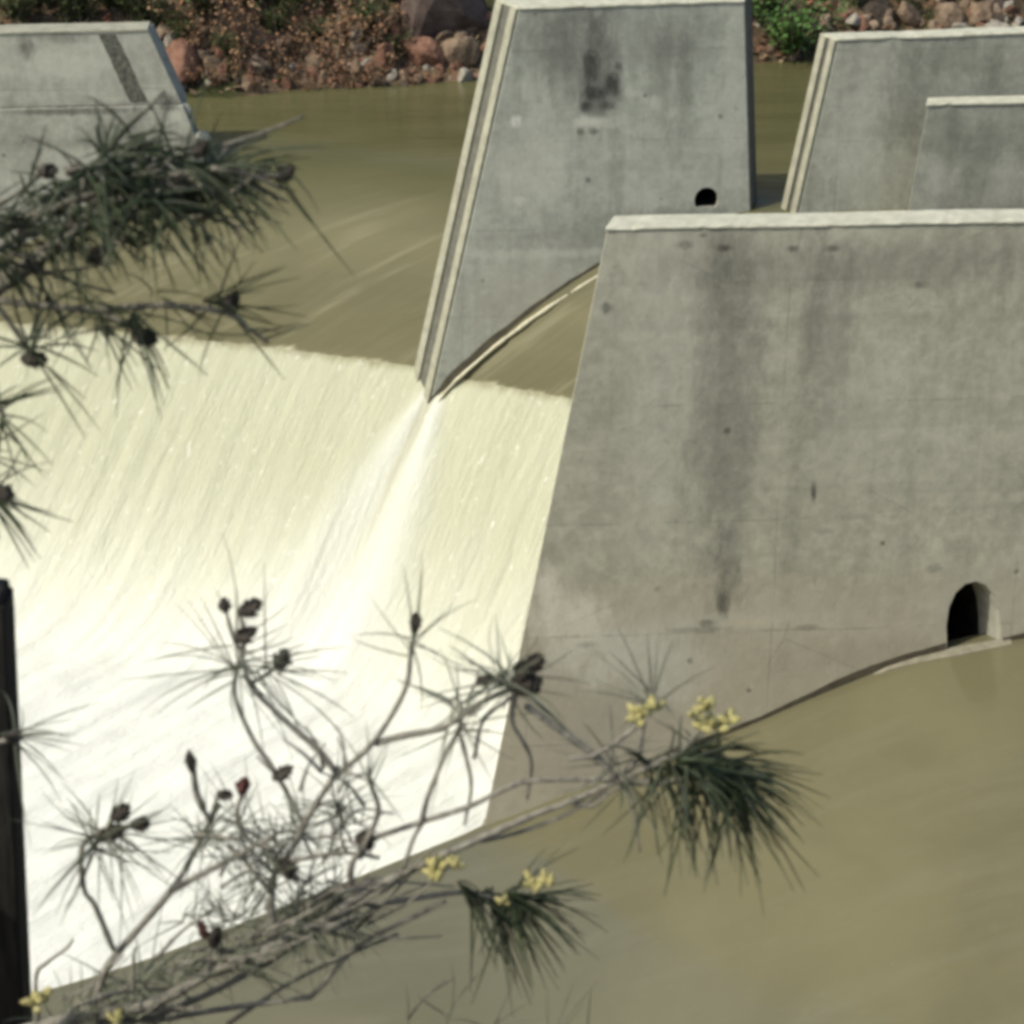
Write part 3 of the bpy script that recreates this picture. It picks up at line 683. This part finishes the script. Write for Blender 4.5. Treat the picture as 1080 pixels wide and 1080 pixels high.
def tuft(parent, c, axis, n, L, spread, droop, mat, w=.0022, back=.05):
    """needles along the last few centimetres of a twig"""
    V, FA = [], []; axis = axis.normalized(); r = prnd; n = max(4, int(n * (.62 if mat is M_needle else .95))); w *= 1.65
    for i in range(n):
        rr = Vector((r.gauss(0, 1), r.gauss(0, 1), r.gauss(0, 1))).normalized()
        d = (axis * r.uniform(*spread) + rr * 1.0).normalized(); p = c - axis * r.uniform(0, back) + rr * .004; ll = L * r.uniform(.7, 1.15)
        s = d.cross(Vector((r.gauss(0, 1), r.gauss(0, 1), .3))).normalized(); t = d.cross(s); b = len(V); K = 4; ww = w * r.uniform(.8, 1.25)
        bend = Vector((r.gauss(0, .12), r.gauss(0, .12), r.gauss(0, .12)))
        for j in range(K + 1):
            f = j / K; x = p + d * ll * f + (Vector((0, 0, -droop)) + bend) * ll * f * f; q = ww * (1 - .75 * f ** 3) * .5
            for a in (0, 2.094, 4.189): V.append(x + s * math.cos(a) * q + t * math.sin(a) * q)
        for j in range(K):
            for e in range(3): FA.append((b + 3 * j + e, b + 3 * j + (e + 1) % 3, b + 3 * j + 3 + (e + 1) % 3, b + 3 * j + 3 + e))
    return obj('needle_tuft', V, FA, mat, parent, smooth=True)
def cone(parent, c, axis, L, rad, mat=None, name='cone'):
    """a small scaly cone: rings of overlapping knobs"""
    bm = bmesh.new(); axis = axis.normalized(); q = axis.to_track_quat('Z', 'Y'); N = 9; M = 9; rings = []
    for i in range(N + 1):
        f = i / N; rr = rad * (math.sin(math.pi * min(1, .08 + f * .92)) ** .7) * (1 - .25 * f)
        rings.append([bm.verts.new(c + q @ Vector((math.cos((j + .5 * (i % 2)) * 2 * math.pi / M) * rr * (1 + .8 * ((i + j) % 2) * prnd.random()), math.sin((j + .5 * (i % 2)) * 2 * math.pi / M) * rr * (1 + .8 * ((i + j) % 2) * prnd.random()), f * L + .6 * rad * ((i + j) % 2)))) for j in range(M)])
    for a, b in zip(rings, rings[1:]):
        for j in range(M): bm.faces.new((a[j], a[(j + 1) % M], b[(j + 1) % M], b[j]))
    bm.faces.new(rings[0]); bm.faces.new(rings[-1])
    return bmobj(name, bm, mat or M_cone, parent, smooth=False)
def catkins(parent, c, n=9, size=1.0):
    bm = bmesh.new()
    for i in range(n):
        d = Vector((prnd.gauss(0, .8), prnd.gauss(0, .8), prnd.uniform(.2, 1))).normalized(); q = d.to_track_quat('Z', 'Y')
        r = bmesh.ops.create_icosphere(bm, subdivisions=2, radius=1)
        for v in r['verts']:
            k_ = 1 + .2 * math.sin(v.co.z * 14) * math.cos(math.atan2(v.co.y, v.co.x) * 5)
            v.co = c + d * .017 * size + q @ Vector((v.co.x * 0.0072 * size * k_, v.co.y * .0072 * size * k_, v.co.z * .015 * size))
            v.co += Vector((0, 0, 0))
        off = Vector((prnd.gauss(0, .007), prnd.gauss(0, .010), prnd.gauss(0, .005))) * size
        for v in r['verts']: v.co += off
    return bmobj('pollen_cone', bm, M_cat, parent, smooth=True)

class Pine:
    def __init__(s, Y, mat, bark): s.Y = Y; s.mat = mat; s.bark = bark
    def pt(s, x, y, dy=0): return atY(x, y, s.Y + dy)
    def twig(s, px, r0, r1, dy0=0., dy1=0., name='twig'):
        n = len(px) - 1; pts = [s.pt(x, y, dy0 + (dy1 - dy0) * i / n) for i, (x, y) in enumerate(px)]
        return tube(name, pts, r0 * PX, r1 * PX, s.bark, s.root)
    def tuft(s, x, y, ax, n, L, spread=(-.3, .9), droop=.1, dy=0, w=.0022, back=.05):
        return tuft(s.root, s.pt(x, y, dy), Vector((ax[0], ax[2] if len(ax) > 2 else prnd.uniform(-.3, .3), -ax[1])), n, L * PX, spread, droop, s.mat, w, back)
    def cone(s, x, y, ax, L, r, dy=0, mat=None, name='cone'):
        return cone(s.root, s.pt(x, y, dy), Vector((ax[0], -.1, -ax[1])), L * PX, r * PX, mat, name)

# upper pine, dense dark sprays reaching in from the left
A = Pine(3.75, M_needle, M_bark)
A.root = empty('pine_tree', (-1.75, 3.8, near_z(-1.75, 3.8)))
tag(A.root, 'pine whose dark dense needle sprays droop in over the abutment and the crest', 'tree')
_o = A.root.location.copy()
A.root.location = (0, 0, 0)
tube('trunk', [Vector((_o.x, _o.y, _o.z - .2)), Vector((-1.72, 3.8, 9.0)), Vector((-1.78, 3.82, 11)), Vector((-1.7, 3.8, 13)), Vector((-1.72, 3.78, 15.5))], .13, .05, M_trunk, A.root, 12)
A.twig([(-560, 420), (-300, 372), (-60, 330), (0, 300), (55, 262), (107, 222), (150, 200)], 16, 4.5, .05, 0, 'limb')
A.twig([(55, 262), (85, 205), (107, 167), (140, 130), (174, 96)], 4, 2, 0, .1)
A.twig([(-20, 240), (40, 225), (100, 205), (150, 190), (215, 182), (262, 186), (296, 184)], 5, 2.5, .05, -.05)
A.twig([(-40, 210), (0, 215), (40, 185), (38, 175)], 3, 2, .1, .1)
A.twig([(60, 258), (100, 262), (150, 250), (190, 232)], 3.5, 2, 0, .05)
A.twig([(-30, 312), (0, 317), (89, 326), (170, 322), (237, 330), (262, 346), (283, 362)], 4.5, 2, 0, -.06)
A.twig([(80, 325), (115, 333), (148, 352)], 4, 3, -.01, -.05)
A.twig([(-40, 290), (0, 327), (20, 355), (33, 376)], 3.5, 2.5, 0, 0)
A.twig([(-60, 380), (-20, 400), (5, 440)], 4, 2.5, 0, 0); A.twig([(-80, 500), (-30, 515), (0, 524)], 4, 2.5, 0, 0)
A.twig([(150, 200), (185, 195), (225, 205), (250, 220)], 3, 2, 0, .05)
for x, y, n, dx, dyy in ((30, 232, 46, 1, .1), (62, 215, 60, 1, .2), (95, 196, 70, 1, .2), (125, 185, 70, 1, .2), (150, 180, 80, 1, .3), (178, 172, 80, 1, .4), (205, 178, 80, 1, .4), (232, 184, 70, 1, .4), (258, 186, 55, 1, .3),
                       (150, 215, 60, .8, .6), (185, 222, 60, .8, .6), (215, 205, 60, .9, .6), (110, 235, 50, 1, .4), (60, 258, 40, 1, .3), (10, 268, 46, 1, .2), (-10, 235, 60, 1, .2), (140, 140, 22, .8, -.5), (125, 160, 30, .8, -.4), (35, 178, 12, .3, -.8), (85, 250, 40, 1, .5)):
    A.tuft(x, y, (dx, dyy), n * .72, prnd.uniform(62, 92), (.1, 1.7), .24, prnd.uniform(-.12, .12), .0032, .07)
A.tuft(297, 184, (.7, .6), 9, 100, (.4, 1.6), .2, 0, .0028); A.cone(290, 190, (.7, -.5), 22, 8); A.cone(268, 180, (1, -.2), 14, 5)
A.tuft(243, 322, (1, .1), 26, 98, (-.2, 1.1), .12, -.03, .0026); A.cone(238, 328, (.4, -.6), 20, 8, -.05)
A.tuft(148, 352, (.3, 1), 34, 84, (.1, 1.3), .2, -.05, .0032); A.cone(138, 350, (.8, .3), 24, 9, -.05); A.cone(104, 346, (.6, .2), 14, 5, -.04); A.tuft(108, 345, (.1, 1), 18, 78, (.1, 1.3), .2, -.04, .003)
A.tuft(35, 380, (.1, 1), 30, 90, (-.4, .9), .1, 0, .0032); A.cone(22, 378, (1, 0), 24, 9)
A.tuft(283, 362, (1, .6), 8, 70, (.3, 1.6), .1, -.06, .0026)
A.tuft(5, 440, (1, .3), 34, 75, (-.2, 1), .1, 0, .003); A.tuft(0, 525, (1, .2), 40, 80, (-.1, 1.1), .15, 0, .003); A.cone(-6, 520, (1, .1), 18, 8); A.tuft(-8, 480, (1, .2), 20, 70, (0, 1), .1, .05, .003)
A.tuft(60, 325, (.4, 1), 20, 70, (0, 1), .2, .02, .0026); A.tuft(180, 322, (.8, .8), 18, 70, (0, 1), .2, .02, .0024)

for i in range(40):
    x = prnd.uniform(-10, 250); y = 262 - .33 * x + prnd.gauss(0, 26); a = prnd.gauss(-.15, .5); l = prnd.uniform(40, 95)
    A.twig([(x, y), (x + math.cos(a) * l * .5, y + math.sin(a) * l * .5 + prnd.gauss(0, 6)), (x + math.cos(a) * l, y + math.sin(a) * l)], prnd.uniform(2, 3.6), 1.4, prnd.uniform(-.1, .1), prnd.uniform(-.1, .1))
for x, y in ((40, 182), (92, 178), (150, 165), (205, 165), (110, 262), (70, 240), (188, 205), (160, 232), (20, 250)): A.cone(x, y, (prnd.uniform(-.5, 1), prnd.uniform(-1, .3)), 18, 7, prnd.uniform(-.05, .05))
# lower pine, sparse young shoots rising from the bottom left
M_bark2 = plain('young_pine_bark', (.17, .16, .125), (.34, .32, .255), 60, .9, .5)
B = Pine(3.6, M_needle2, M_bark2)
B.root = empty('pine_tree', (0, 0, 0))
tag(B.root, 'sparse young pine with bare twigs, brown cones and yellow pollen cones at the bottom edge', 'tree')
tr0 = atY(-330, 1420, 3.6); tx = tr0.x
tube('trunk', [Vector((tx, 3.6, near_z(tx, 3.6) - .2)), Vector((tx + .02, 3.62, 8.0)), Vector((tx - .01, 3.6, 8.6)), Vector((tx, 3.6, 9.2)), Vector((tx - .12, 3.55, 10.2))], .06, .03, M_trunk, B.root, 10)
T = B.twig
T([(-320, 1330), (-180, 1200), (-60, 1120), (40, 1082), (155, 1060), (222, 1026), (281, 1000), (340, 972), (384, 942), (444, 912), (496, 889), (562, 860), (600, 846), (651, 824)], 8, 3.0, 0, 0, 'limb')
T([(-60, 1122), (80, 1090), (190, 1060), (290, 1010), (370, 958), (410, 952), (488, 941), (520, 948)], 6, 2.6, .02, .04, 'limb')
T([(326, 1052), (340, 1039), (377, 998), (433, 969), (470, 950)], 3.5, 2.5, .03, .03); T([(150, 1078), (250, 1062), (326, 1052)], 4, 3.2, .05, .03)
T([(92, 1075), (98, 1063), (111, 1024), (130, 998), (181, 939), (207, 895), (222, 865), (232, 848)], 5.5, 2.5, 0, .08)
T([(181, 939), (222, 917), (252, 902), (290, 880)], 4, 2.5, .04, 0)
T([(120, 1000), (118, 998), (100, 955), (89, 939), (85, 905), (90, 888), (110, 874)], 3.5, 3, .02, .02)
T([(290, 990), (286, 955), (290, 920), (303, 905), (326, 861), (352, 820), (362, 812), (396, 780), (427, 728), (433, 690), (438, 662)], 4.6, 2.6, 0, .05)
T([(355, 815), (335, 790), (311, 769), (285, 745), (263, 722), (255, 690)], 4, 2.6, .03, .08)
T([(290, 815), (285, 806), (267, 780), (248, 735), (250, 700)], 3.2, 2.4, .05, .08)
T([(396, 784), (425, 776), (462, 769), (485, 757), (503, 743), (547, 722)], 4, 3.2, .04, 0)
T([(384, 942), (371, 935), (371, 912), (386, 888), (399, 856), (392, 830), (388, 808)], 4.5, 2.2, 0, -.04)
T([(380, 905), (386, 888), (447, 866), (496, 850), (547, 826), (600, 822), (647, 822)], 3.2, 2.8, 0, 0)
T([(445, 866), (450, 845), (457, 826), (470, 795), (484, 769), (486, 745), (478, 735)], 3.4, 2, 0, .05)
T([(425, 918), (436, 885), (447, 866)], 2.6, 2.4, 0, 0); T([(375, 932), (420, 925), (460, 905)], 3, 2.4, 0, .02)
T([(484, 769), (492, 800), (497, 830), (490, 870)], 2.6, 1.8, .05, .0)
T([(555, 745), (560, 748), (590, 770), (621, 792), (652, 822)], 4.2, 3.5, .02, 0)
T([(547, 722), (540, 760), (560, 800), (556, 842)], 2.8, 1.8, 0, .03); T([(600, 800), (628, 796), (660, 775), (678, 760)], 3, 2.4, 0, 0)
T([(651, 824), (672, 800), (676, 778), (680, 762)], 3.6, 2.4, 0, 0); T([(651, 824), (690, 806), (720, 790), (745, 762)], 4, 2.6, 0, -.04); T([(655, 822), (700, 826), (745, 815), (775, 820)], 4.4, 3, 0, -.05)
T([(600, 846), (625, 850), (640, 838), (660, 826)], 2.4, 2.4, 0, 0)
T([(655, 824), (668, 845), (672, 880), (675, 898)], 2, 1.2, 0, 0)
T([(290, 895), (265, 888), (250, 862), (258, 830)], 3.4, 2.4, 0, .02); T([(250, 885), (225, 882), (205, 880)], 2.4, 2, 0, .03)
T([(215, 852), (206, 830), (203, 800)], 3, 4, .05, .05); T([(320, 870), (305, 840), (292, 818)], 2.8, 2.4, .02, .04)
T([(300, 910), (340, 902), (372, 900), (400, 905)], 3, 2.2, 0, .03); T([(285, 940), (255, 905), (240, 890)], 3, 2.2, .0, .04); T([(280, 960), (290, 925), (270, 905)], 3, 2.2, 0, .04)
T([(215, 1030), (228, 1000), (224, 978)], 3.2, 2.6, 0, 0); T([(40, 1082), (38, 1030), (50, 1015), (70, 1000), (78, 990)], 3, 1.6, 0, .05)
T([(140, 1062), (141, 1010), (143, 1000)], 2.4, 1.8, 0, .03); T([(330, 905), (318, 870), (345, 845), (360, 850)], 2, 1.4, .02, .06)
T([(256, 700), (257, 672), (253, 644)], 2.6, 2, .08, .08); T([(262, 722), (280, 712), (296, 700)], 2.6, 2, .08, .08); T([(256, 690), (244, 668), (238, 642)], 2, 1.6, .08, .08)
for i in range(26):
    x = prnd.uniform(215, 400); y = 905 - .25 * (x - 300) + prnd.gauss(0, 34) - 8; a = prnd.uniform(-2.6, .5); l = prnd.uniform(30, 80); b_ = a + prnd.gauss(0, .5)
    T([(x, y), (x + math.cos(a) * l * .5, y + math.sin(a) * l * .5), (x + math.cos(a) * l * .5 + math.cos(b_) * l * .5, y + math.sin(a) * l * .5 + math.sin(b_) * l * .5)], prnd.uniform(1.4, 2.6), 1, prnd.uniform(-.05, .12), prnd.uniform(-.05, .12))
for i in range(34):
    x = prnd.uniform(40, 420); y = 1062 - .36 * (x - 60) * (1 if x > 60 else 0) + prnd.gauss(12, 16); a = prnd.gauss(-.35, .3); l = prnd.uniform(50, 130)
    T([(x, y), (x + math.cos(a) * l * .5, y + math.sin(a) * l * .5 + prnd.gauss(0, 6)), (x + math.cos(a) * l, y + math.sin(a) * l)], prnd.uniform(1.4, 3.4), 1, prnd.uniform(-.08, .1), prnd.uniform(-.08, .1))
T([(108, 878), (114, 872), (120, 860)], 3, 2, .02, .02); T([(106, 882), (122, 878), (142, 869)], 3, 2, .02, .02); T([(222, 865), (226, 850), (230, 838)], 2, 2, .06, .04); T([(545, 724), (532, 720), (510, 716)], 2, 2, 0, 0); T([(203, 800), (207, 840), (222, 866)], 2.6, 2.6, .05, .06)
T([(-30, 790), (0, 782), (24, 776)], 3, 3, .1, .1); T([(500, 800), (510, 760), (540, 735)], 2.4, 2, .03, .02)
T([(496, 889), (540, 880), (590, 862), (640, 835)], 2.6, 2, .01, .0); T([(240, 1080), (300, 1040), (360, 1010), (420, 985)], 3, 2, .05, .05); T([(430, 1075), (450, 1050), (480, 1030)], 1.6, 1.2, .05, .05)
K = B.tuft
K(250, 690, (0, -1), 26, 118, (-.5, .5), .06, .08); K(255, 700, (.2, .3), 12, 120, (-.2, .5), .06, .08)
for c_ in ((252, 648, (.9, -.6), 26, 9), (238, 646, (0, -1), 16, 6), (247, 676, (.8, -.5), 26, 9), (292, 706, (.5, -1), 24, 9)): B.cone(c_[0], c_[1], c_[2], c_[3], c_[4], .08)
K(298, 712, (1, .3), 12, 100, (.2, 1.3), .1, .06)
K(112, 878, (.4, -.5), 44, 100, (-.7, .6), .06, .02); K(130, 880, (1, .5), 14, 95, (.2, 1.2), .1, .02)
for c_ in ((104, 884, (1, -.5), 30, 9), (118, 864, (.8, -.7), 24, 9), (138, 870, (1, -.1), 18, 8)): B.cone(c_[0], c_[1], c_[2], c_[3], c_[4], .02)
B.cone(203, 816, (-.05, -1), 30, 5, .05); B.cone(254, 838, (.3, -1), 22, 7, .02, M_red, 'bud'); B.cone(288, 822, (.9, -.7), 26, 7, .04); B.cone(228, 838, (1, 0), 16, 6, .04)
B.cone(216, 990, (-.1, -1), 24, 5, 0, M_red, 'bud'); B.cone(224, 998, (.3, -1), 26, 8); B.cone(437, 668, (.1, -1), 24, 6, .05); B.cone(24, 778, (-.8, -.1), 18, 6, .1)
B.cone(382, 898, (.3, -1), 24, 10); B.cone(538, 726, (.9, -.3), 30, 12); B.cone(546, 718, (.6, -1), 24, 10); B.cone(560, 706, (.6, -1), 18, 8); B.cone(296, 905, (.4, .6), 26, 9); B.cone(520, 716, (-1, .2), 16, 6)
K(437, 668, (.1, -1), 14, 92, (0, 1.2), .05, .05); K(24, 778, (1, 0), 14, 100, (.3, 1.3), .1, .1)
K(547, 722, (.5, .2), 40, 100, (-.6, .6), .08, 0); K(485, 742, (0, -1), 14, 80, (0, 1), .05, .05); K(690, 730, (0, -1), 16, 84, (.2, 1.3), .05, .05)
K(290, 905, (0, -.4), 40, 90, (-.6, .6), .1, 0, .0018); K(252, 862, (0, -1), 26, 80, (-.4, .8), .1, .03, .0018); K(360, 850, (.3, -.6), 26, 80, (-.4, .8), .08, .05, .0018); K(205, 880, (-1, -.2), 20, 80, (-.3, 1), .1, .03, .0018); K(320, 870, (.2, -.8), 24, 80, (-.4, .8), .1, .03, .0018)
K(388, 812, (0, -1), 10, 60, (-.2, 1), .05, -.04); K(478, 735, (-.2, -1), 12, 85, (-.2, 1.2), .05, .05); K(258, 965, (.4, -.4), 20, 70, (-.4, .8), .1, 0, .0018); K(330, 985, (.6, .4), 26, 80, (-.2, 1), .15, 0, .0018)
for i in range(19):
    x = prnd.uniform(50, 420); y = 1064 - .36 * (x - 60) + prnd.gauss(8, 16)
    K(x, y, (prnd.uniform(.2, 1), prnd.uniform(-.9, .5)), 16, prnd.uniform(50, 80), (0, 1.4), .1, prnd.uniform(-.06, .1), .0022)
for i in range(9):
    x = prnd.uniform(215, 395); y = 900 - .25 * (x - 300) + prnd.gauss(-6, 30)
    K(x, y, (prnd.uniform(-.8, .8), -.7), 12, prnd.uniform(45, 75), (-.3, 1.2), .08, prnd.uniform(0, .12), .0020)
# dense drooping tufts at the shoot ends
for x, y, n, ax in ((700, 815, 34, (.8, .5)), (725, 812, 55, (.8, .6)), (745, 815, 70, (.8, .6)), (765, 822, 75, (.7, .7)), (780, 825, 55, (.8, .6)), (740, 800, 40, (1, .2)), (768, 806, 40, (1, .2))):
    A_ = B.mat; B.mat = M_needle; K(x, y, ax, n, 92, (.3, 1.6), .35, prnd.uniform(-.08, .05), .0032, .05); B.mat = A_
for x, y, n, ax in ((500, 944, 26, (.7, .7)), (525, 952, 50, (.7, .8)), (545, 956, 40, (.6, .9)), (560, 948, 20, (1, .3))):
    A_ = B.mat; B.mat = M_needle; K(x, y, ax, n, 92, (.8, 2.4), .3, prnd.uniform(-.03, .06), .0030, .04); B.mat = A_
K(660, 830, (.2, 1), 16, 75, (0, 1), .1, 0, .0022); K(640, 800, (-.3, -.4), 16, 70, (-.3, .8), .05, 0, .0020); K(560, 945, (1, -.1), 8, 110, (.6, 1.6), 0, .03, .002)
for x, y in ((470, 1060), (520, 1075), (580, 1090), (620, 1095), (430, 1090)): K(x, y, (.1, -1), 5, 80, (.6, 1.6), 0, .05, .0018)
T([(520, 948), (545, 945), (565, 938)], 2.6, 2, .04, .04); T([(440, 915), (460, 922), (468, 922)], 2.4, 2, 0, 0)
for x, y, n, s in ((672, 760, 9, 1.), (688, 752, 8, .95), (735, 752, 7, .8), (752, 766, 11, 1.05), (766, 762, 7, .9), (745, 745, 6, .8), (462, 918, 11, 1.), (478, 914, 6, .8), (562, 936, 8, .85), (578, 932, 7, .8), (40, 1058, 9, .95), (50, 1052, 5, .7), (125, 1078, 7, .8), (535, 952, 5, .7)):
    catkins(B.root, B.pt(x, y, -.04), n, s)
# put both roots at the tree feet without moving the parts
for t_, base in ((A.root, _o), (B.root, Vector((tx, 3.6, near_z(tx, 3.6))))):
    t_.location = base
    for ch in t_.children: ch.location = -Vector(base)

# ------------------------------------------------------------------ dark post at the left edge
p0 = atY(9, 618, 4.0); p1 = atY(29, 1060, 4.0); ax = (p0 - p1).normalized(); w = .095
foot = p1 - ax * ((p1.z - near_z(p1.x, 4.0) + .15) / ax.z)
M_post = plain('dark_post_wood', (.012, .012, .010), (.035, .032, .026), 30, .8, .5, .2, (1, 1, .12))
pr = empty('dark_post', foot); tag(pr, 'dark upright post with a flat top cut off by the left edge of the picture', 'post')
bm = bmesh.new(); a = Vector((-w / 2, 0, 0)); L = (p0 - foot).length
bar(bm, a, a + ax * (L - .02), (w, w)); bmobj('shaft', bm, M_post, pr, bev=.004)
bm = bmesh.new(); bar(bm, a + ax * (L - .02), a + ax * L, (w - .012, w - .012)); bmobj('cap', bm, M_post, pr, bev=.004)

# ------------------------------------------------------------------ light
sun_dir = Vector((-.66, -.34, .78)).normalized()
sd = bpy.data.lights.new('sun', 'SUN'); sd.energy = 3.0; sd.angle = R(.5); sd.color = (1., .95, .83)
so = bpy.data.objects.new('sun', sd); COL.objects.link(so); so.rotation_euler = sun_dir.to_track_quat('Z', 'Y').to_euler(); so.location = (0, 0, 60)
w_ = bpy.data.worlds.new('World'); scene.world = w_; w_.use_nodes = True
nt_ = w_.node_tree; sk = nt_.nodes.new('ShaderNodeTexSky'); sk.sky_type = 'NISHITA'; sk.sun_disc = False
sk.sun_elevation = math.asin(sun_dir.z); sk.sun_rotation = math.atan2(sun_dir.x, sun_dir.y); sk.dust_density = 2.5; sk.air_density = 1.0
bg = nt_.nodes['Background']; bg.inputs[1].default_value = .14; nt_.links.new(sk.outputs[0], bg.inputs[0])
scene.view_settings.view_transform = 'Standard'; scene.view_settings.look = 'None'
scene.view_settings.exposure = .18; scene.view_settings.gamma = 1
scene.cycles.max_bounces = 6; scene.cycles.use_denoising = True
scene.cycles.pixel_filter_type = 'BLACKMAN_HARRIS'; scene.cycles.filter_width = 4.0
